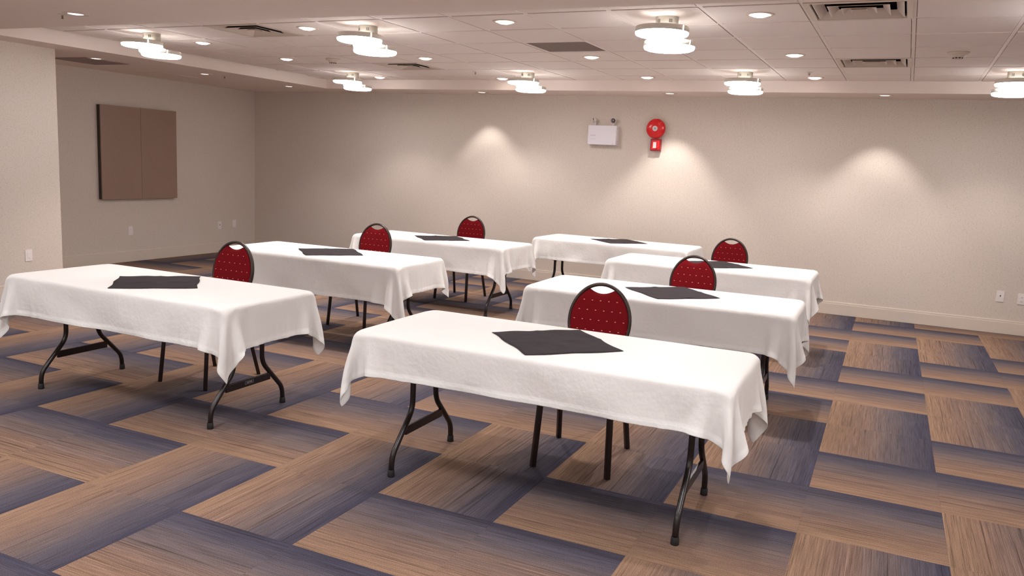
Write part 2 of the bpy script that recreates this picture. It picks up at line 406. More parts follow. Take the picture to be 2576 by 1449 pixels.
# ------------------------------------------------------------------ recessed downlights
def downlight(x, y, z, label, deep=False, power=SPOT_W, group='recessed downlights'):
    t = thing('downlight', label, 'downlight', (x, y, z), 0, group)
    bm = new_bm(); lathe(bm, [(.066, -.001), (.070, -.006), (.088, -.004), (.092, 0), (.092, .002), (.066, .002)], 40, close=True)
    obj('trim_ring', bm, M_VENT, t)
    bm = new_bm()
    if deep: lathe(bm, [(.068, -.003), (.058, -.0015), (.052, -.001)], 32)
    else: lathe(bm, [(.066, 0), (.064, .004)], 32)
    obj('reflector', bm, M_CHROME, t)
    bm = new_bm()
    if deep: lathe(bm, [(.052, -.001), (.040, -.0035), (0, -.0045)], 32)
    else: lathe(bm, [(.064, .001), (.056, -.008), (.035, -.016), (0, -.019)], 32)
    obj('bulb', bm, M_BULBDIM if deep else M_BULB, t)
    ld = bpy.data.lights.new('downlight_spot', 'SPOT'); ld.energy = power; ld.color = WARM; ld.spot_size = 1.75 if not deep else 1.45
    ld.spot_blend = .55; ld.shadow_soft_size = .02
    l = bpy.data.objects.new('downlight_spot', ld); C.objects.link(l); l.parent = t; l.location = (0, 0, -.035)
    return t
# soffit and ceiling have no holes: the lamp sits on the face with a lip, so the deep ones are sunk by a short collar
DL = [(-1.285,-1.135,'bright recessed downlight near the large louvred vent, top right'),
      (-3.107,-1.154,'bright recessed downlight between the two nearest disc lamps'),
      (-4.942,-1.137,'bright recessed downlight between the left vent and the second disc lamp'),
      (-6.726,-.533,'recessed downlight right beside the leftmost near disc lamp'),
      (-6.688,.656,'recessed downlight just left of the left smoke detector'),
      (-4.909,.703,'recessed downlight above the small far vent, behind the second disc lamp'),
      (-3.100,.734,'recessed downlight beyond the brown return grille'),
      (-1.266,.733,'recessed downlight left of the small louvred vent on the right'),
      (-3.023,2.391,'recessed downlight close to the back bulkhead, over the emergency light'),
      (-1.240,2.410,'recessed downlight beside the right-hand sprinkler at the back bulkhead'),
      (-6.648,2.426,'dim-looking recessed downlight right of the far left disc lamp'),
      (-4.906,2.537,'recessed downlight just left of the middle far disc lamp'),
      (0.560,2.400,'recessed downlight hidden behind the disc lamp at the right edge')]
for x, y, lb in DL: downlight(x, y, ZC, lb, power=SPOT_W*(.42 if y > 2 else 1.0))
SD = [(-2.901,2.975,'small downlight in the back soffit above the fire bell'),
      (-.567,2.967,'small downlight in the back soffit, rightmost, over the bright wall patch'),
      (-5.456,3.059,'faint small downlight in the back soffit, left of the emergency light'),
      (-8.414,-.409,'small dim downlight in the left soffit beside the dark grille'),
      (-8.280,1.012,'small dim downlight in the left soffit above the wall cabinet'),
      (-8.182,2.459,'small dim downlight in the left soffit nearest the room corner'),
      (-5.836,-2.595,'slim lit downlight in the near soffit beside a sprinkler, top left')]
for k, (x, y, lb) in enumerate(SD):
    downlight(x, y, ZS, lb, True, (SOFFIT_W*1.1, SOFFIT_W*.85, SOFFIT_W*.6, 13, 13, 13, SOFFIT_W)[k])
for x, y in ((-4.0,-3.1),(-2.18,-3.1),(-.36,-3.1),(-5.0,-5.2),(-2.4,-5.2),(.2,-5.2),(.56,.73)):  # extra unseen downlights, added for the light they throw
    downlight(x, y, ZS if (y < YN or y > YS) else ZC, 'recessed downlight added outside the view, behind or right of the camera', y < YN or y > YS, SPOT_W*.45 if y < YN else SOFFIT_W*.8, 'downlights added outside the view')

# ------------------------------------------------------------------ vents and ceiling fittings
def vent(key, label, dark=1.0):
    i, j = VENTS[key]; c = grid(i+.5, j+.5)
    t = thing('ceiling_vent', label, 'air vent', c, -ROT, 'square louvred ceiling vents')
    def frustum(bm, a, za, b, zb, mi=0):
        A = [bm.verts.new((sx*a, sy*a, za)) for sx, sy in ((-1,-1),(1,-1),(1,1),(-1,1))]
        B = [bm.verts.new((sx*b, sy*b, zb)) for sx, sy in ((-1,-1),(1,-1),(1,1),(-1,1))]
        for k in range(4): bm.faces.new((A[k], A[(k+1) % 4], B[(k+1) % 4], B[k])).material_index = mi
        return B
    bm = new_bm(); frustum(bm, .295, -.002, .295, .08); B = frustum(bm, .294, .08, .02, .081); bm.faces.new(B)
    obj('duct_box', bm, M_BLACK, t)
    bm = new_bm(); frustum(bm, .300, -.003, .268, -.003); frustum(bm, .268, -.003, .262, .010); frustum(bm, .300, -.003, .300, .02)
    obj('frame', bm, M_VENT, t)
    for a, b, z1 in ((.250, .205, .040), (.172, .128, .038), (.096, .056, .036)):
        bm = new_bm(); frustum(bm, a, -.001, b, z1); frustum(bm, a+.003, .001, b+.003, z1+.002, 1); frustum(bm, a, -.001, a+.003, .001); frustum(bm, b, z1, b+.003, z1+.002, 1)  # black upper sides put the shade between louvres into the colour
        obj('louvre', bm, [M_VENT, M_BLACK], t)
    bm = new_bm(); B = frustum(bm, .048, .0, .03, .02); bm.faces.new(B); obj('centre_cone', bm, M_VENT, t)
    return t
vent('a', 'large louvred square air vent at the top right edge')
vent('b', 'small-looking louvred square air vent far right, left of the smoke detector')
vent('c', 'louvred square air vent with dark core, top left between lamps')
vent('d', 'far louvred square air vent between the two rows of lamps, centre left')
c = grid(RETURN[0]+.5, RETURN[1]+.5)
t = thing('return_grille', 'flat brown square return grille in the ceiling, centre', 'air grille', c, -ROT)
bm = new_bm(); box(bm, -.280, .280, -.280, .280, .004, .03); obj('grille_panel', bm, M_RET, t)
bm = new_bm()
for x0, x1, y0, y1 in ((-.300,.300,-.300,-.280),(-.300,.300,.280,.300),(-.300,-.280,-.280,.280),(.280,.300,-.280,.280)): box(bm, x0, x1, y0, y1, -.002, .02)
obj('frame', bm, M_TEE, t)
t = thing('return_grille', 'dark flat grille in the left soffit, partly hidden by the near wall', 'air grille', (-8.73, -.23, ZS))
bm = new_bm(); box(bm, -.27, .27, -.26, .26, -.006, 0); obj('grille_panel', bm, M_RET2, t)
bm = new_bm()
for x0, x1, y0, y1 in ((-.285,.285,-.275,-.26),(-.285,.285,.26,.275),(-.285,-.27,-.26,.26),(.27,.285,-.26,.26)): box(bm, x0, x1, y0, y1, -.008, 0)
obj('frame', bm, M_RET2, t)
t = thing('access_panel', 'faint square access panel in the left soffit above the wall cabinet', 'access panel', (-9.09, 1.16, ZS))
bm = new_bm(); box(bm, -.27, .27, -.27, .27, -.003, 0); obj('panel', bm, M_SOFF, t, .001)

def smoke(x, y, label):
    t = thing('smoke_detector', label, 'smoke detector', (x, y, ZC), 0, 'smoke detectors')
    bm = new_bm(); lathe(bm, [(0, 0), (.078, 0), (.080, -.006), (.074, -.016), (.052, -.020), (0, -.020)], 36); obj('base', bm, M_VENT, t)
    bm = new_bm(); lathe(bm, [(.052, -.018), (.050, -.026), (.034, -.048), (0, -.052)], 36); obj('sensor_dome', bm, M_VENT, t)
    bm = new_bm()
    for k in range(10):
        a = 2*PI*k/10; R0, R1 = .0385, .0335
        vs = [(R*math.cos(b), R*math.sin(b), z) for R, z, b in ((R0+.003, -.0415, a-.2), (R0+.003, -.0415, a+.2), (R1+.003, -.0485, a+.2), (R1+.003, -.0485, a-.2))]
        bm.faces.new([bm.verts.new(v) for v in vs])
    obj('vent_slots', bm, M_BLACK, t)
smoke(-6.083, .70, 'smoke detector on the ceiling left of the far vent')
smoke(-.034, .69, 'smoke detector on the ceiling at the far right')
def sprinkler(x, y, z, label):
    t = thing('sprinkler_head', label, 'sprinkler', (x, y, z), 0, 'ceiling sprinkler heads')
    bm = new_bm(); lathe(bm, [(0, 0), (.034, 0), (.032, -.003), (.012, -.005), (.009, -.008), (0, -.008)], 24); obj('escutcheon', bm, M_NICKEL, t)
    bm = new_bm()
    tube(bm, [(-.004, 0, -.007), (-.010, 0, -.014), (-.009, 0, -.022), (0, 0, -.029), (.009, 0, -.022), (.010, 0, -.014), (.004, 0, -.007)], .0014, 8)
    obj('frame_arms', bm, M_CHAIRRIM, t)
    bm = new_bm(); lathe(bm, [(.002, -.008), (.0025, -.018), (.002, -.027)], 8); obj('glass_bulb', bm, M_REDDK, t)
    bm = new_bm(); lathe(bm, [(0, -.028), (.011, -.029), (.012, -.030), (0, -.031)], 16); obj('deflector', bm, M_CHAIRRIM, t)
sprinkler(-5.97, -2.60, ZS, 'sprinkler head in the near soffit beside the slim downlight')
sprinkler(-4.924, 1.85, ZC, 'sprinkler head in front of the middle far disc lamp')
sprinkler(-1.253, 1.95, ZC, 'sprinkler head right of the far right disc lamp, beside a downlight')
sprinkler(-8.161, 1.223, ZS, 'sprinkler head in the left soffit')

# ------------------------------------------------------------------ things on the walls
t = thing('wall_cabinet', 'flat brown two-door cabinet hanging on the left wall', 'cabinet', (XL, 0, 0))
bm = new_bm(); box(bm, 0, .050, .54, 1.75, .852, 2.052); obj('body', bm, M_CABS, t)
for y0, y1 in ((.540, 1.1495), (1.1525, 1.750)):
    bm = new_bm(); box(bm, .051, .068, y0, y1, .850, 2.054); obj('door', bm, [M_CABF], t, .001)

def plate(kind, loc, rz, label, group=None):
    """cover plate lying in the local xz plane, facing -y"""
    t = thing({'blank': 'wall_plate', 'coax': 'cable_outlet', 'socket': 'power_outlet', 'switch': 'light_switch'}[kind], label,
              {'blank': 'wall plate', 'coax': 'cable outlet', 'socket': 'power outlet', 'switch': 'switch'}[kind], loc, rz, group)
    bm = new_bm(); box(bm, -.037, .037, -.006, 0, -.059, .059); obj('cover_plate', bm, M_WHITEPL, t, .002)
    if kind == 'coax':
        bm = new_bm(); tube(bm, [(0, -.005, .008), (0, -.013, .008)], .0055, 12); obj('jack', bm, M_BLACK, t)
    if kind in ('switch', 'blank'):
        bm = new_bm(); box(bm, -.0165, .0165, -.0085, -.005, -.033, .033); ins = obj('insert', bm, M_WHITEPL, t, .001)
        if kind == 'switch':
            bm = new_bm(); tube(bm, [(.002, -.008, -.026), (.002, -.0095, -.026)], .0025, 8); obj('indicator', bm, M_BLACK, t)
    if kind == 'socket':
        for s in (-1, 1):
            bm = new_bm(); box(bm, -.0165, .0165, -.0085, -.005, s*.020-.0145, s*.020+.0145); r = obj('receptacle', bm, M_WHITEPL, t, .002)
            bm = new_bm()
            for dx in (-.006, .006): box(bm, dx-.0011, dx+.0011, -.0089, -.0082, s*.020-.002, s*.020+.007)
            box(bm, -.002, .002, -.0089, -.0082, s*.020-.010, s*.020-.006)
            obj('slots', bm, M_BLACK, r)
    return t
plate('blank', (XL, 1.006, .417), PI/2, 'white wall plate low on the left wall under the cabinet')
plate('coax', (XL, 2.614, .412), PI/2, 'white cable plate with dark centre, left one of the pair near the corner')
plate('blank', (XL, 2.922, .426), PI/2, 'white wall plate, right one of the pair near the corner')
plate('switch', (XC, -1.459, .425), PI/2, 'white rocker plate on the near wall section at the left edge')
plate('coax', (.797, YB, .405), 0, 'white cable plate with dark dot low on the back wall, far right')
plate('socket', (.999, YB, .395), 0, 'white power outlet cut by the right edge of the view')

# emergency light box
t = thing('emergency_light', 'white emergency light box with two lamp heads on the back wall', 'emergency light', (-3.816, YB, 1.98))
bm = new_bm(); box(bm, -.19, .19, -.10, 0, -.122, .122); obj('housing', bm, M_WHITEEN, t, .004)
bm = new_bm(); box(bm, -.190, .184, -.106, -.099, -.120, .120); cov = obj('front_cover', bm, M_WHITEEN, t, .002)
bm = new_bm()
for k in range(6): box(bm, -.155+k*.012, -.148+k*.012, -.1068, -.1058, -.012, .0)
for k in range(9): box(bm, -.155+k*.008, -.151+k*.008, -.1068, -.1058, -.055, -.050)
box(bm, .140, .160, -.1068, -.1058, -.108, -.103)
obj('printed_lettering', bm, M_GREYPRINT, cov)
bm = new_bm()
for z in (.085, -.075, -.105): tube(bm, [(.190, -.05, z), (.1915, -.05, z)], .005, 10)
obj('knockouts', bm, M_BLACK, t)
bm = new_bm(); box(bm, -.196, -.189, -.05, -.03, -.06, .02); obj('status_light', bm, M_YEL, t)
for s, dx, yaw, tilt in ((-1, -.115, -.95, .2), (1, .125, .15, .25)):
    bm = new_bm(); tube(bm, [(dx, -.05, .12), (dx, -.05, .160)], .009, 12); neck = obj('lamp_bracket', bm, M_WHITEEN, t)
    R = Matrix.Rotation(yaw, 4, 'Z') @ Matrix.Rotation(tilt, 4, 'X')
    cc = Vector((dx - (.015 if s < 0 else -.0), -.062, .188))
    bm = new_bm(); lathe(bm, [(0, -.030), (.018, -.028), (.030, -.008), (.036, .006), (.036, .010), (.032, .010)], 28)
    bmesh.ops.rotate(bm, verts=bm.verts, cent=(0,0,0), matrix=Matrix.Rotation(PI/2, 3, 'X'))
    bmesh.ops.transform(bm, matrix=Matrix.Translation(cc) @ R, verts=bm.verts)
    hd = obj('lamp_head', bm, M_WHITEPL, t)
    bm = new_bm(); lathe(bm, [(.033, .008), (.024, -.006), (.010, -.014), (0, -.015)], 28)
    bmesh.ops.rotate(bm, verts=bm.verts, cent=(0,0,0), matrix=Matrix.Rotation(PI/2, 3, 'X'))
    bmesh.ops.transform(bm, matrix=Matrix.Translation(cc) @ R, verts=bm.verts)
    obj('reflector', bm, M_CHROME, hd)
    bm = new_bm(); lathe(bm, [(0, .006), (.008, .004), (.009, -.006), (0, -.012)], 16)
    bmesh.ops.rotate(bm, verts=bm.verts, cent=(0,0,0), matrix=Matrix.Rotation(PI/2, 3, 'X'))
    bmesh.ops.transform(bm, matrix=Matrix.Translation(cc) @ R, verts=bm.verts)
    obj('bulb', bm, M_GREYPRINT, hd)

# fire bell and the sounder below it
t = thing('fire_bell', 'round red fire alarm bell on the back wall', 'fire bell', (-3.135, YB, 2.082))
def lathe_y(prof, n=48, c=(0,0,0)):
    bm = new_bm(); lathe(bm, prof, n); bmesh.ops.rotate(bm, verts=bm.verts, cent=(0,0,0), matrix=Matrix.Rotation(PI/2, 3, 'X'))
    bmesh.ops.translate(bm, verts=bm.verts, vec=c); return bm
bm = new_bm(); box(bm, -.06, .06, -.045, 0, -.07, .07); obj('back_box', bm, M_REDDK, t, .004)
g = obj('gong', lathe_y([(.116, .040), (.121, .042), (.122, .050), (.117, .062), (.100, .076), (.070, .086), (.036, .090), (0, .091)]), M_RED, t)
obj('hub_label', lathe_y([(.033, .0895), (.033, .0925), (0, .0930)], 32), M_WHITEPL, t)
obj('hub_mark', lathe_y([(.011, .0928), (.011, .0938), (.006, .0938), (.006, .0928)], 20), M_NAVY, g)
bm = new_bm(); tube(bm, [(.045, -.092, .10), (.052, -.075, .03+.07), (.045, -.083, .085), (.02, -.091, .05)][:2], .003, 8)
box(bm, .058, .080, -.084, -.060, .062, .080); obj('striker_cap', bm, M_RED, t, .003)
t = thing('alarm_station', 'square red alarm station with white label under the fire bell', 'fire alarm', (-3.125, YB, 1.885))
bm = new_bm(); box(bm, -.066, .066, -.050, 0, -.075, .072); bd = obj('housing', bm, M_REDDK, t, .004)
bm = new_bm(); box(bm, -.052, .052, -.054, -.049, -.060, .052); obj('face_frame', bm, M_RED, t, .002)
bm = new_bm(); box(bm, -.030, .010, -.058, -.053, -.042, .032); lb = obj('white_label', bm, M_WHITEPL, t, .001)
bm = new_bm()
for k in range(3): box(bm, -.022, .002, -.0586, -.0578, -.03+k*.022, -.027+k*.022)
obj('label_print', bm, M_GREYPRINT, lb)
bm = new_bm(); tube(bm, smooth_path([(.036, -.058, .045), (.036, -.060, -.030), (.010, -.062, -.048)], 6, .03), .008, 10); obj('handle', bm, M_RED, t)

# ------------------------------------------------------------------ folding tables
def folding_table():
    t = thing('folding_table', '', 'table')
    bm = new_bm(); rings = []
    for z_, ins in ((.685, .004), (.690, 0), (.708, 0), (.7145, .005), (.7175, .014)):
        rg = []
        for cx_, cy_, a0 in ((1, 1, 0), (-1, 1, 1), (-1, -1, 2), (1, -1, 3)):
            for k in range(7):
                a = (a0 + k/6)*PI/2; R_ = .045
                rg.append(bm.verts.new((cx_*(.902-R_) + (R_-ins)*math.cos(a), cy_*(.369-R_) + (R_-ins)*math.sin(a), z_)))
        rings.append(rg)
    for A, B in zip(rings, rings[1:]):
        for k in range(28): bm.faces.new((A[k], A[(k+1) % 28], B[(k+1) % 28], B[k]))
    bm.faces.new(rings[0]); bm.faces.new(rings[-1])
    obj('tabletop', bm, M_TOP, t)
    for s in (-1, 1):
        X = s*.717; r = .0145
        for q in (-1, 1):
            bm = new_bm()
            tube(bm, smooth_path([(X, q*.117, .684), (X, q*.117, .30), (X, q*.300, .105), (X, q*.305, .014)], 7, .055), r, 14)
            lg = obj('leg', bm, M_DARKMETAL, t)
            bm = new_bm(); lathe(bm, [(0, 0), (.0175, 0), (.0185, .004), (.0170, .034), (.0146, .036)], 18, (X, q*.305, 0)); obj('foot_cap', bm, M_RUBBER, lg)
        bm = new_bm(); box(bm, X-.008, X+.008, -.185, .185, .180, .224); obj('crossbar', bm, M_DARKMETAL, t, .003)
        bm = new_bm(); tube(bm, [(X, -.117, .668), (X, .117, .668)], .012, 10); obj('top_bar', bm, M_DARKMETAL, t)
        bm = new_bm(); tube(bm, [(X-s*.012, 0, .668), (X-s*.12, 0, .655), (X-s*.36, 0, .680)], .009, 10)
        obj('brace', bm, M_DARKMETAL, t)
    return t
TABLES = {   # centre x, y, rotation, name for labels, cloth shift across, along
 'T1': (-1.785, -3.150, .005, 'nearest table on the right', .033, .0),
 'T2': (-1.755, -1.185, .016, 'second table of the right-hand column', -.012, .01),
 'T3': (-1.835, .860, .0, 'third table of the right-hand column', .01, 0),
 'T4': (-3.215, 2.310, -.012, 'farthest table, close to the back wall', .0, 0),
 'L1': (-4.470, -3.110, .006, 'nearest table on the left', .0, .0),
 'L2': (-4.745, -1.030, .020, 'second table of the left-hand column', -.05, 0),
 'L3': (-4.735, .880, -.005, 'third table of the left-hand column', .0, .0)}
TLAB = {
 'T1': ('folding table with dark curved legs under the cloth nearest the camera on the right', 'white tablecloth on the nearest right table, largest in view, with fold creases'),
 'T2': ('folding table behind the nearest right one, only a dark leg showing', 'white tablecloth on the second right-hand table, between two red chairs'),
 'T3': ('folding table third back on the right, its legs hidden by cloth', 'white tablecloth on the third right-hand table, its far end near the bare wall'),
 'T4': ('folding table by the back wall, two thin dark legs against the baseboard', 'white tablecloth on the farthest table, alone beside the back wall'),
 'L1': ('folding table nearest on the left, both curved leg frames fully visible', 'white tablecloth on the nearest left table, cut by the left edge'),
 'L2': ('folding table second back on the left, legs under its right end', 'white tablecloth on the second left table, between the two left chairs'),
 'L3': ('folding table third back on the left, curved leg frame at its right end', 'white tablecloth on the third left table, left of the farthest table')}
pt = None
for k, (x, y, rz, _, _, _) in TABLES.items():
    if pt is None: pt = folding_table(); pt.location = (x, y, 0); pt.rotation_euler = (0,0,rz); pt['label'] = TLAB[k][0]; pt['group'] = 'folding tables'; tabs = {k: pt}
    else: tabs[k] = dup(pt, (x, y, 0), rz, TLAB[k][0])
# moulded maker's plate on the near left table's right crossbar
lp = [c for c in tabs['L1'].children if c.name.startswith('crossbar')]
lp = max(lp, key=lambda o: o.data.vertices[0].co.x)
bm = new_bm(); z0 = .205
for a, b, c_, d in ((-.034,.034,.0075,.0085),(-.034,.034,-.0085,-.0075),(-.035,-.034,-.0085,.0085),(.034,.035,-.0085,.0085)):
    box(bm, .7255, .7262, a, b, z0+c_, z0+d)
pl = obj('maker_plate', bm, M_GREYPRINT, lp)
cu = bpy.data.curves.new('maker_lettering', 'FONT'); cu.body = 'LIFETIME'; cu.size = .012; cu.align_x = 'CENTER'; cu.align_y = 'CENTER'; cu.extrude = .0003
cu.materials.append(M_GREYPRINT)
tmp = bpy.data.objects.new('tmp_text', cu); C.objects.link(tmp)
me = bpy.data.meshes.new_from_object(tmp.evaluated_get(bpy.context.evaluated_depsgraph_get())); me.name = 'maker_lettering'
bpy.data.objects.remove(tmp); me.materials.clear(); me.materials.append(M_GREYPRINT)
me.transform(Matrix.Translation((.7258, 0, z0)) @ Matrix.Rotation(PI/2, 4, 'Z') @ Matrix.Rotation(PI/2, 4, 'X'))
pl.data.materials.clear(); pl.data.materials.append(M_GREYPRINT)
bm = new_bm(); bm.from_mesh(pl.data); bm.from_mesh(me); bm.to_mesh(pl.data); bm.free()      # frame and letters: one printed plate

# ------------------------------------------------------------------ tablecloths: sheets let fall over the tables
def drape_all(keys):
    K = len(keys); st = .018; NX, NY = 126, 67
    LX, LY = (NX-1)*st, (NY-1)*st
    rs = np.random.RandomState(7)
    u = (np.arange(NX)*st - LX/2); v = (np.arange(NY)*st - LY/2)
    U, V = np.meshgrid(u, v)                                  # (NY, NX)
    P = np.zeros((K, NY, NX, 3), np.float32)
    for k, key in enumerate(keys):
        P[k, :, :, 0] = U + TABLES[key][5]; P[k, :, :, 1] = V + TABLES[key][4]
    h = .7262; tx_, ty_ = .915, .383
    P[..., 2] = h + .0035
    fix = (np.abs(P[..., 0]) < tx_-.018) & (np.abs(P[..., 1]) < ty_-.018)
    P[..., 2] += np.where(fix, 0, 1)*rs.rand(K, NY, NX).astype(np.float32)*.004
    P0 = P.copy(); V_ = np.zeros_like(P); invm = np.where(fix, 0, 1).astype(np.float32)[..., None]
    r = .011; ext = np.array([tx_-r, ty_-r, .4], np.float32); cen = np.array([0, 0, h-.4-r], np.float32)
    # a slow draught, different for each table, makes every corner fall its own way
    ph = rs.rand(K, 4)*2*PI
    X, Y = np.meshgrid(u, v)
    def solve(ia, ib, L, kst):
        A = P[ia]; B = P[ib]; wa = invm[ia]; wb = invm[ib]
        d = B - A; l = np.sqrt((d*d).sum(-1, keepdims=True)) + 1e-9
        s = (l - L)/l/np.maximum(wa+wb, 1e-6)*kst*d
        P[ia] = A + s*wa; P[ib] = B - s*wb
    sl = slice
    cons = []
    for o in (0, 1):
        na = (NX-o)//2*2
        cons.append(((sl(None), sl(None), sl(o, o+na-1, 2)), (sl(None), sl(None), sl(o+1, o+na, 2)), st, 1.0))
        nb = (NY-o)//2*2
        cons.append(((sl(None), sl(o, o+nb-1, 2), sl(None)), (sl(None), sl(o+1, o+nb, 2), sl(None)), st, 1.0))
    for o in (0, 1):
        nb = (NY-o)//2*2
        cons.append(((sl(None), sl(o, o+nb-1, 2), sl(0, NX-1)), (sl(None), sl(o+1, o+nb, 2), sl(1, NX)), st*math.sqrt(2), .45))
        cons.append(((sl(None), sl(o, o+nb-1, 2), sl(1, NX)), (sl(None), sl(o+1, o+nb, 2), sl(0, NX-1)), st*math.sqrt(2), .45))
    for kk, ks in ((2, .10), (5, .05)):
        for ax in (0, 1):
            N = (NX, NY)[ax]
            for o in range(kk):
                i0 = np.array([i for i in range(N-kk) if (i//kk) % 2 == 0 and i % kk == o or False])
                i1 = np.array([i for i in range(N-kk) if (i//kk) % 2 == 1 and i % kk == o or False])
            for par in (0, 1):
                idx = np.array([i for i in range(N-kk) if (i//kk) % 2 == par])
                if ax == 0: cons.append(((sl(None), sl(None), idx), (sl(None), sl(None), idx+kk), st*kk, ks))
                else: cons.append(((sl(None), idx, sl(None)), (sl(None), idx+kk, sl(None)), st*kk, ks))
    def bend(A, B, L, kst):
        a = P[A]; b = P[B]; wa = invm[A]; wb = invm[B]
        d = b - a; l = np.sqrt((d*d).sum(-1, keepdims=True)) + 1e-9
        s = np.minimum(l - L, 0)/l/np.maximum(wa+wb, 1e-6)*kst*d
        P[A] = a + s*wa; P[B] = b - s*wb
    dt = 1/50.; steps = 300
    for s_ in range(steps):
        tt = s_*dt
        V_[..., 2] -= 9.8*dt
        amp = 3.0 if s_ < 120 else (1.0 if s_ < 200 else 0.0)
        if amp:
            for k in range(K):
                V_[k, :, :, 0] += amp*dt*np.sin(X*5 + ph[k, 0] + tt*2.0)*np.sin(Y*7+ph[k, 2])
                V_[k, :, :, 1] += amp*dt*np.sin(Y*3 + X*6.5 + ph[k, 1] + tt*1.6)
        V_ *= .975 if s_ < 220 else .93
        sp = np.sqrt((V_*V_).sum(-1, keepdims=True)); V_ *= np.minimum(1, 3.0/np.maximum(sp, 1e-6))
        old = P.copy(); P += V_*dt*invm
        for it in range(10):
            for a, b, L, ks in cons[:8]: solve(a, b, L, ks)
            if it % 2 == 0:
                for a, b, L, ks in cons[8:]: bend(a, b, L, ks)
            q = P - cen; sg = np.sign(q); qa = np.abs(q) - ext
            mo = np.maximum(qa, 0); lo = np.sqrt((mo*mo).sum(-1)) + 1e-9
            ins = np.minimum(qa.max(-1), 0)
            d = lo + ins - r; th = .003
            m = (d < th)
            nrm = np.where((qa.max(-1) > 0)[..., None], mo/lo[..., None], (qa == qa.max(-1, keepdims=True)).astype(np.float32))
            P += (np.where(m, th-d, 0)[..., None])*nrm*sg*invm
        V_ = (P - old)/dt*invm
        # friction on the tabletop and its edge
        V_[np.abs(P[..., 2]-(h+.003)) < .004] *= .3
    P[fix] = P0[fix]
    # shallow slanting folds that deepen towards the hem
    ax_ = np.maximum(np.abs(P0[..., 0]) - tx_, 0); ay_ = np.maximum(np.abs(P0[..., 1]) - ty_, 0)
    for k in range(K):
        a_, b_, c_, d_ = rs.rand(4)*2*PI; x0, y0 = P0[k, :, :, 0], P0[k, :, :, 1]
        s_ = np.clip(ay_[k]/.23, 0, 1)*np.clip((tx_-np.abs(x0))/.15, 0, 1)
        P[k, :, :, 1] += np.sign(y0)*s_*(.007*(1+np.sin(5.2*x0*np.sign(y0) + 9*ay_[k] + a_)) + .007*np.sin(10*x0 - 19*ay_[k] + b_) + .0035*np.sin(21*x0 + 16*ay_[k] + c_))
        s_ = np.clip(ax_[k]/.23, 0, 1)*np.clip((ty_-np.abs(y0))/.12, 0, 1)
        P[k, :, :, 0] += np.sign(x0)*s_*(.006*(1+np.sin(8*y0 + 9*ax_[k] + c_)) + .004*np.sin(19*y0 - 14*ax_[k] + d_))
    # let the few centimetres by the edge settle smooth
    return P, U, V, NX, NY
keys = ['T1', 'L1', 'T2', 'L2']
P, U, V, NX, NY = drape_all(keys)
turn = np.array([-1, -1, 1], np.float32)
P = np.concatenate([P, (P[2:3]*turn)[:, ::-1, ::-1], (P[1:2]*turn)[:, ::-1, ::-1], (P[0:1]*turn)[:, ::-1, ::-1]])      # the far three fall like the near ones turned round
keys += ['T3', 'T4', 'L3']
LXH, LYH = abs(U[0, 0]), abs(V[0, 0])
faces = [(j*NX+i, j*NX+i+1, (j+1)*NX+i+1, (j+1)*NX+i) for j in range(NY-1) for i in range(NX-1)]
for k, key in enumerate(keys):
    me = bpy.data.meshes.new('tablecloth'); me.from_pydata(P[k].reshape(-1, 3).astype(float).tolist(), [], faces)
    uvl = me.uv_layers.new(name='UVMap'); fl = np.array(faces).reshape(-1)
    uv = np.stack([U.reshape(-1)[fl], V.reshape(-1)[fl]], -1).astype(np.float32); uvl.data.foreach_set('uv', uv.reshape(-1))
    at = me.attributes.new('hem', 'FLOAT', 'POINT')
    e = np.minimum(LXH-np.abs(U), LYH-np.abs(V)).reshape(-1); at.data.foreach_set('value', (e < .02).astype(np.float32))
    me.materials.append(M_CLOTH)
    for p in me.polygons: p.use_smooth = True
    o = bpy.data.objects.new('tablecloth', me); C.objects.link(o)
    x, y, rz = TABLES[key][:3]; o.location = (x, y, 0); o.rotation_euler = (0, 0, rz)
    so = o.modifiers.new('thickness', 'SOLIDIFY'); so.thickness = .0014; so.offset = 0
    ss = o.modifiers.new('smooth', 'SUBSURF'); ss.levels = 1; ss.render_levels = 1
    tag(o, TLAB[key][1], 'tablecloth', 'white tablecloths')

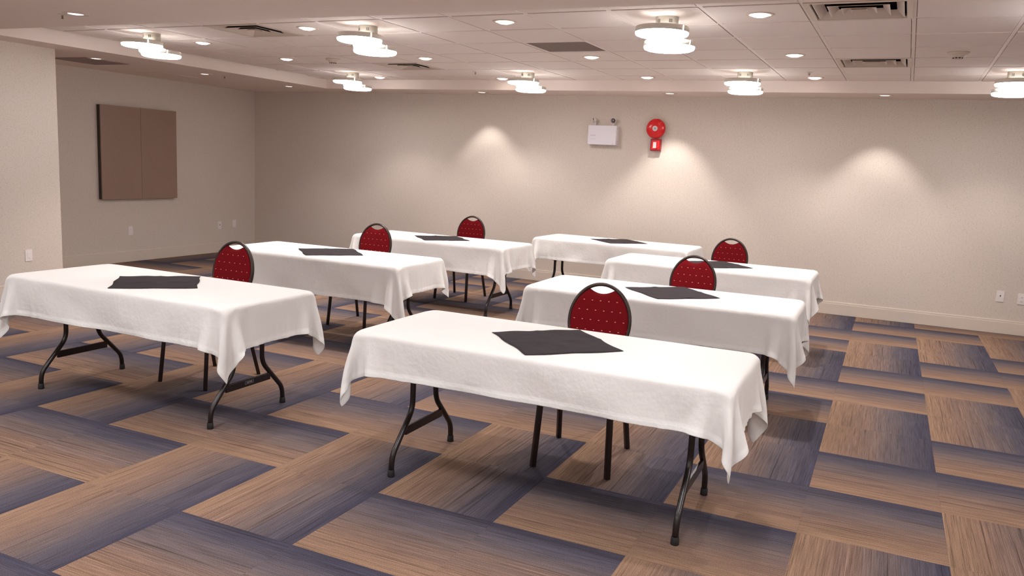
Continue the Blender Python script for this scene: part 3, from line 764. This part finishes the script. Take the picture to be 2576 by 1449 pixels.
# ------------------------------------------------------------------ napkins
NAP = [('T1', -1.786, -3.148, .0, 'dark square napkin on the nearest right table, largest and creased in a cross'),
       ('T2', -1.708, -1.170, -.02, 'dark square napkin on the second right table, behind the nearest chair'),
       ('T3', -1.800, .870, -.04, 'dark napkin on the third right table, mostly hidden by a chair back'),
       ('T4', -3.205, 2.335, .03, 'dark square napkin on the farthest table by the back wall'),
       ('L1', -4.480, -3.118, -.03, 'dark square napkin on the nearest left table'),
       ('L2', -4.755, -1.030, .02, 'dark square napkin on the second left table'),
       ('L3', -4.745, .880, .0, 'dark square napkin on the third left table')]
for q, (key, x, y, a, lb) in enumerate(NAP):
    rnd = random.Random(q*5+1); bm = new_bm(); n = 24; H = .243; vs = []
    c, s = math.cos(PI/4+a*0), math.sin(PI/4)
    p1, p2 = rnd.random()*6, rnd.random()*6
    for j in range(n+1):
        for i in range(n+1):
            e1 = -H + 2*H*i/n; e2 = -H + 2*H*j/n
            ex = 1 + .018*math.sin(e2*22+p1)*(abs(e1)/H)**3; ey = 1 + .018*math.sin(e1*25+p2)*(abs(e2)/H)**3
            e1 *= ex; e2 *= ey
            z = .0022 + .0012*math.sin(e1*31+p2)*math.sin(e2*27+p1) + .003*max(0, 1-abs(e1)*30) * (.4+.6*abs(e2)/H) + .003*max(0, 1-abs(e2)*30)*(.4+.6*abs(e1)/H)
            vs.append(bm.verts.new((e1*c - e2*s, e1*s + e2*c, z)))
    for j in range(n):
        for i in range(n):
            f = bm.faces.new((vs[j*(n+1)+i], vs[j*(n+1)+i+1], vs[(j+1)*(n+1)+i+1], vs[(j+1)*(n+1)+i])); f.smooth = True
    o = obj('napkin', bm, M_NAP); so = o.modifiers.new('thickness', 'SOLIDIFY'); so.thickness = .0016; so.offset = 0
    o.location = (x, y, .7316); o.rotation_euler = (0, 0, a); tag(o, lb, 'napkin', 'dark napkins set as diamonds')

# ------------------------------------------------------------------ banquet chairs
LEAN = .17
def lean_pt(x, z, dy=0.0):     # the plane of the backrest leans backwards above the seat
    return Vector((x, .185 + (z-.45)*LEAN + dy, z))
def chair():
    t = thing('banquet_chair', '', 'chair')
    cz, hw, hh = .722, .172, .205
    # seat
    bm = new_bm(); n = 28; rows = []
    for zf, inset in ((.385, .012), (.392, .0), (.420, .0), (.432, .014), (.436, .05)):
        ring = []
        for k in range(n*2):
            a = 2*PI*k/(n*2); cx, sy = math.cos(a), math.sin(a)
            e = .42; px = math.copysign(abs(cx)**e, cx)*(.205-inset); py = math.copysign(abs(sy)**e, sy)*(.200-inset)
            px *= 1 - .10*(py/.2)*.5
            ring.append(bm.verts.new((px, py-.03, zf)))
        rows.append(ring)
    for A, B in zip(rows, rows[1:]):
        for k in range(2*n): bm.faces.new((A[k], A[(k+1) % (2*n)], B[(k+1) % (2*n)], B[k])).smooth = True
    bm.faces.new(rows[0]); bm.faces.new(rows[-1])
    obj('seat', bm, M_FAB, t)
    # rim
    bm = new_bm()
    pts = [lean_pt(hw*math.sin(2*PI*k/64), cz + hh*math.cos(2*PI*k/64)) for k in range(64)]
    tube(bm, pts, .012, 12, closed=True, flat=(.0150, .0105))
    obj('back_frame', bm, M_CHAIRRIM, t)
    # upholstered panel with the hand-hold left open under the rim
    bm = new_bm(); nx, nz = 40, 22; hi, hb = hw-.006, hh-.006
    def span(x):
        w_ = math.sqrt(max(0, 1-(x/hi)**2)); lo = cz - hb*w_; tp = cz + hb*w_
        d = abs(x)/.076
        if d < 1.0: tp = min(tp, cz + hb*math.sqrt(1-(.076/hi)**2) + .004 - .028*(1-d*d))
        return lo, tp
    front, back = [], []
    for i in range(nx+1):
        a = -PI/2 + PI*i/nx; x = hi*math.sin(a)*.9995; lo, tp = span(x); f_, b_ = [], []
        for j in range(nz+1):
            z = lo + (tp-lo)*j/nz
            ed = min(1.0, min(z-lo, tp-z, (hi-abs(x))*1.2)/.03); ed = max(ed, 0); th = .004 + .016*math.sqrt(1-(1-ed)**2)
            f_.append(bm.verts.new(lean_pt(x, z, -th))); b_.append(bm.verts.new(lean_pt(x, z, th*.7)))
        front.append(f_); back.append(b_)
    for i in range(nx):
        for j in range(nz):
            bm.faces.new((front[i][j], front[i+1][j], front[i+1][j+1], front[i][j+1])).smooth = True
            bm.faces.new((back[i][j], back[i][j+1], back[i+1][j+1], back[i+1][j])).smooth = True
        for a_, j in ((0, 0), (1, nz)): bm.faces.new((front[i][j], front[i+1][j], back[i+1][j], back[i][j]))
    for j in range(nz):
        for i in (0, nx): bm.faces.new((front[i][j], back[i][j], back[i][j+1], front[i][j+1]))
    obj('backrest', bm, M_FAB, t)
    # legs
    for s in (-1, 1):
        bm = new_bm(); tube(bm, [(s*.185, -.205, .385), (s*.200, -.245, 0)], .013, 4, flat=(.0185, .0185)); obj('leg', bm, M_CHAIRLEG, t, .002)
        bm = new_bm(); tube(bm, [lean_pt(s*.150, .60), lean_pt(s*.172, .47), (s*.180, .155, .40), (s*.203, .262, 0)], .013, 4, flat=(.0175, .0175)); obj('leg', bm, M_CHAIRLEG, t, .002)
    bm = new_bm()
    for y_ in (-.2, .165): box(bm, -.186, .186, y_-.010, y_+.010, .362, .384)
    for x_ in (-.18, .18): box(bm, x_-.010, x_+.010, -.2, .17, .362, .384)
    obj('seat_frame', bm, M_CHAIRLEG, t)
    return t
CH = [(-1.773, -2.689, .10, 'red oval-backed chair behind the nearest right table, largest chair in view'),
      (-1.709, -.713, .01, 'red oval-backed chair between the second and third right-hand tables\' cloths'),
      (-1.789, 1.294, .0, 'red oval-backed chair behind the third right table, against the bare wall'),
      (-4.535, -2.640, .02, 'red oval-backed chair behind the nearest left table'),
      (-4.836, -.450, .04, 'red oval-backed chair behind the second left table'),
      (-4.808, 1.465, .03, 'red oval-backed chair behind the third left table, farthest and smallest')]
pc = None
for x, y, rz, lb in CH:
    if pc is None: pc = chair(); pc.location = (x, y, 0); pc.rotation_euler = (0,0,rz); pc['label'] = lb; pc['group'] = 'red banquet chairs'
    else: dup(pc, (x, y, 0), rz, lb)
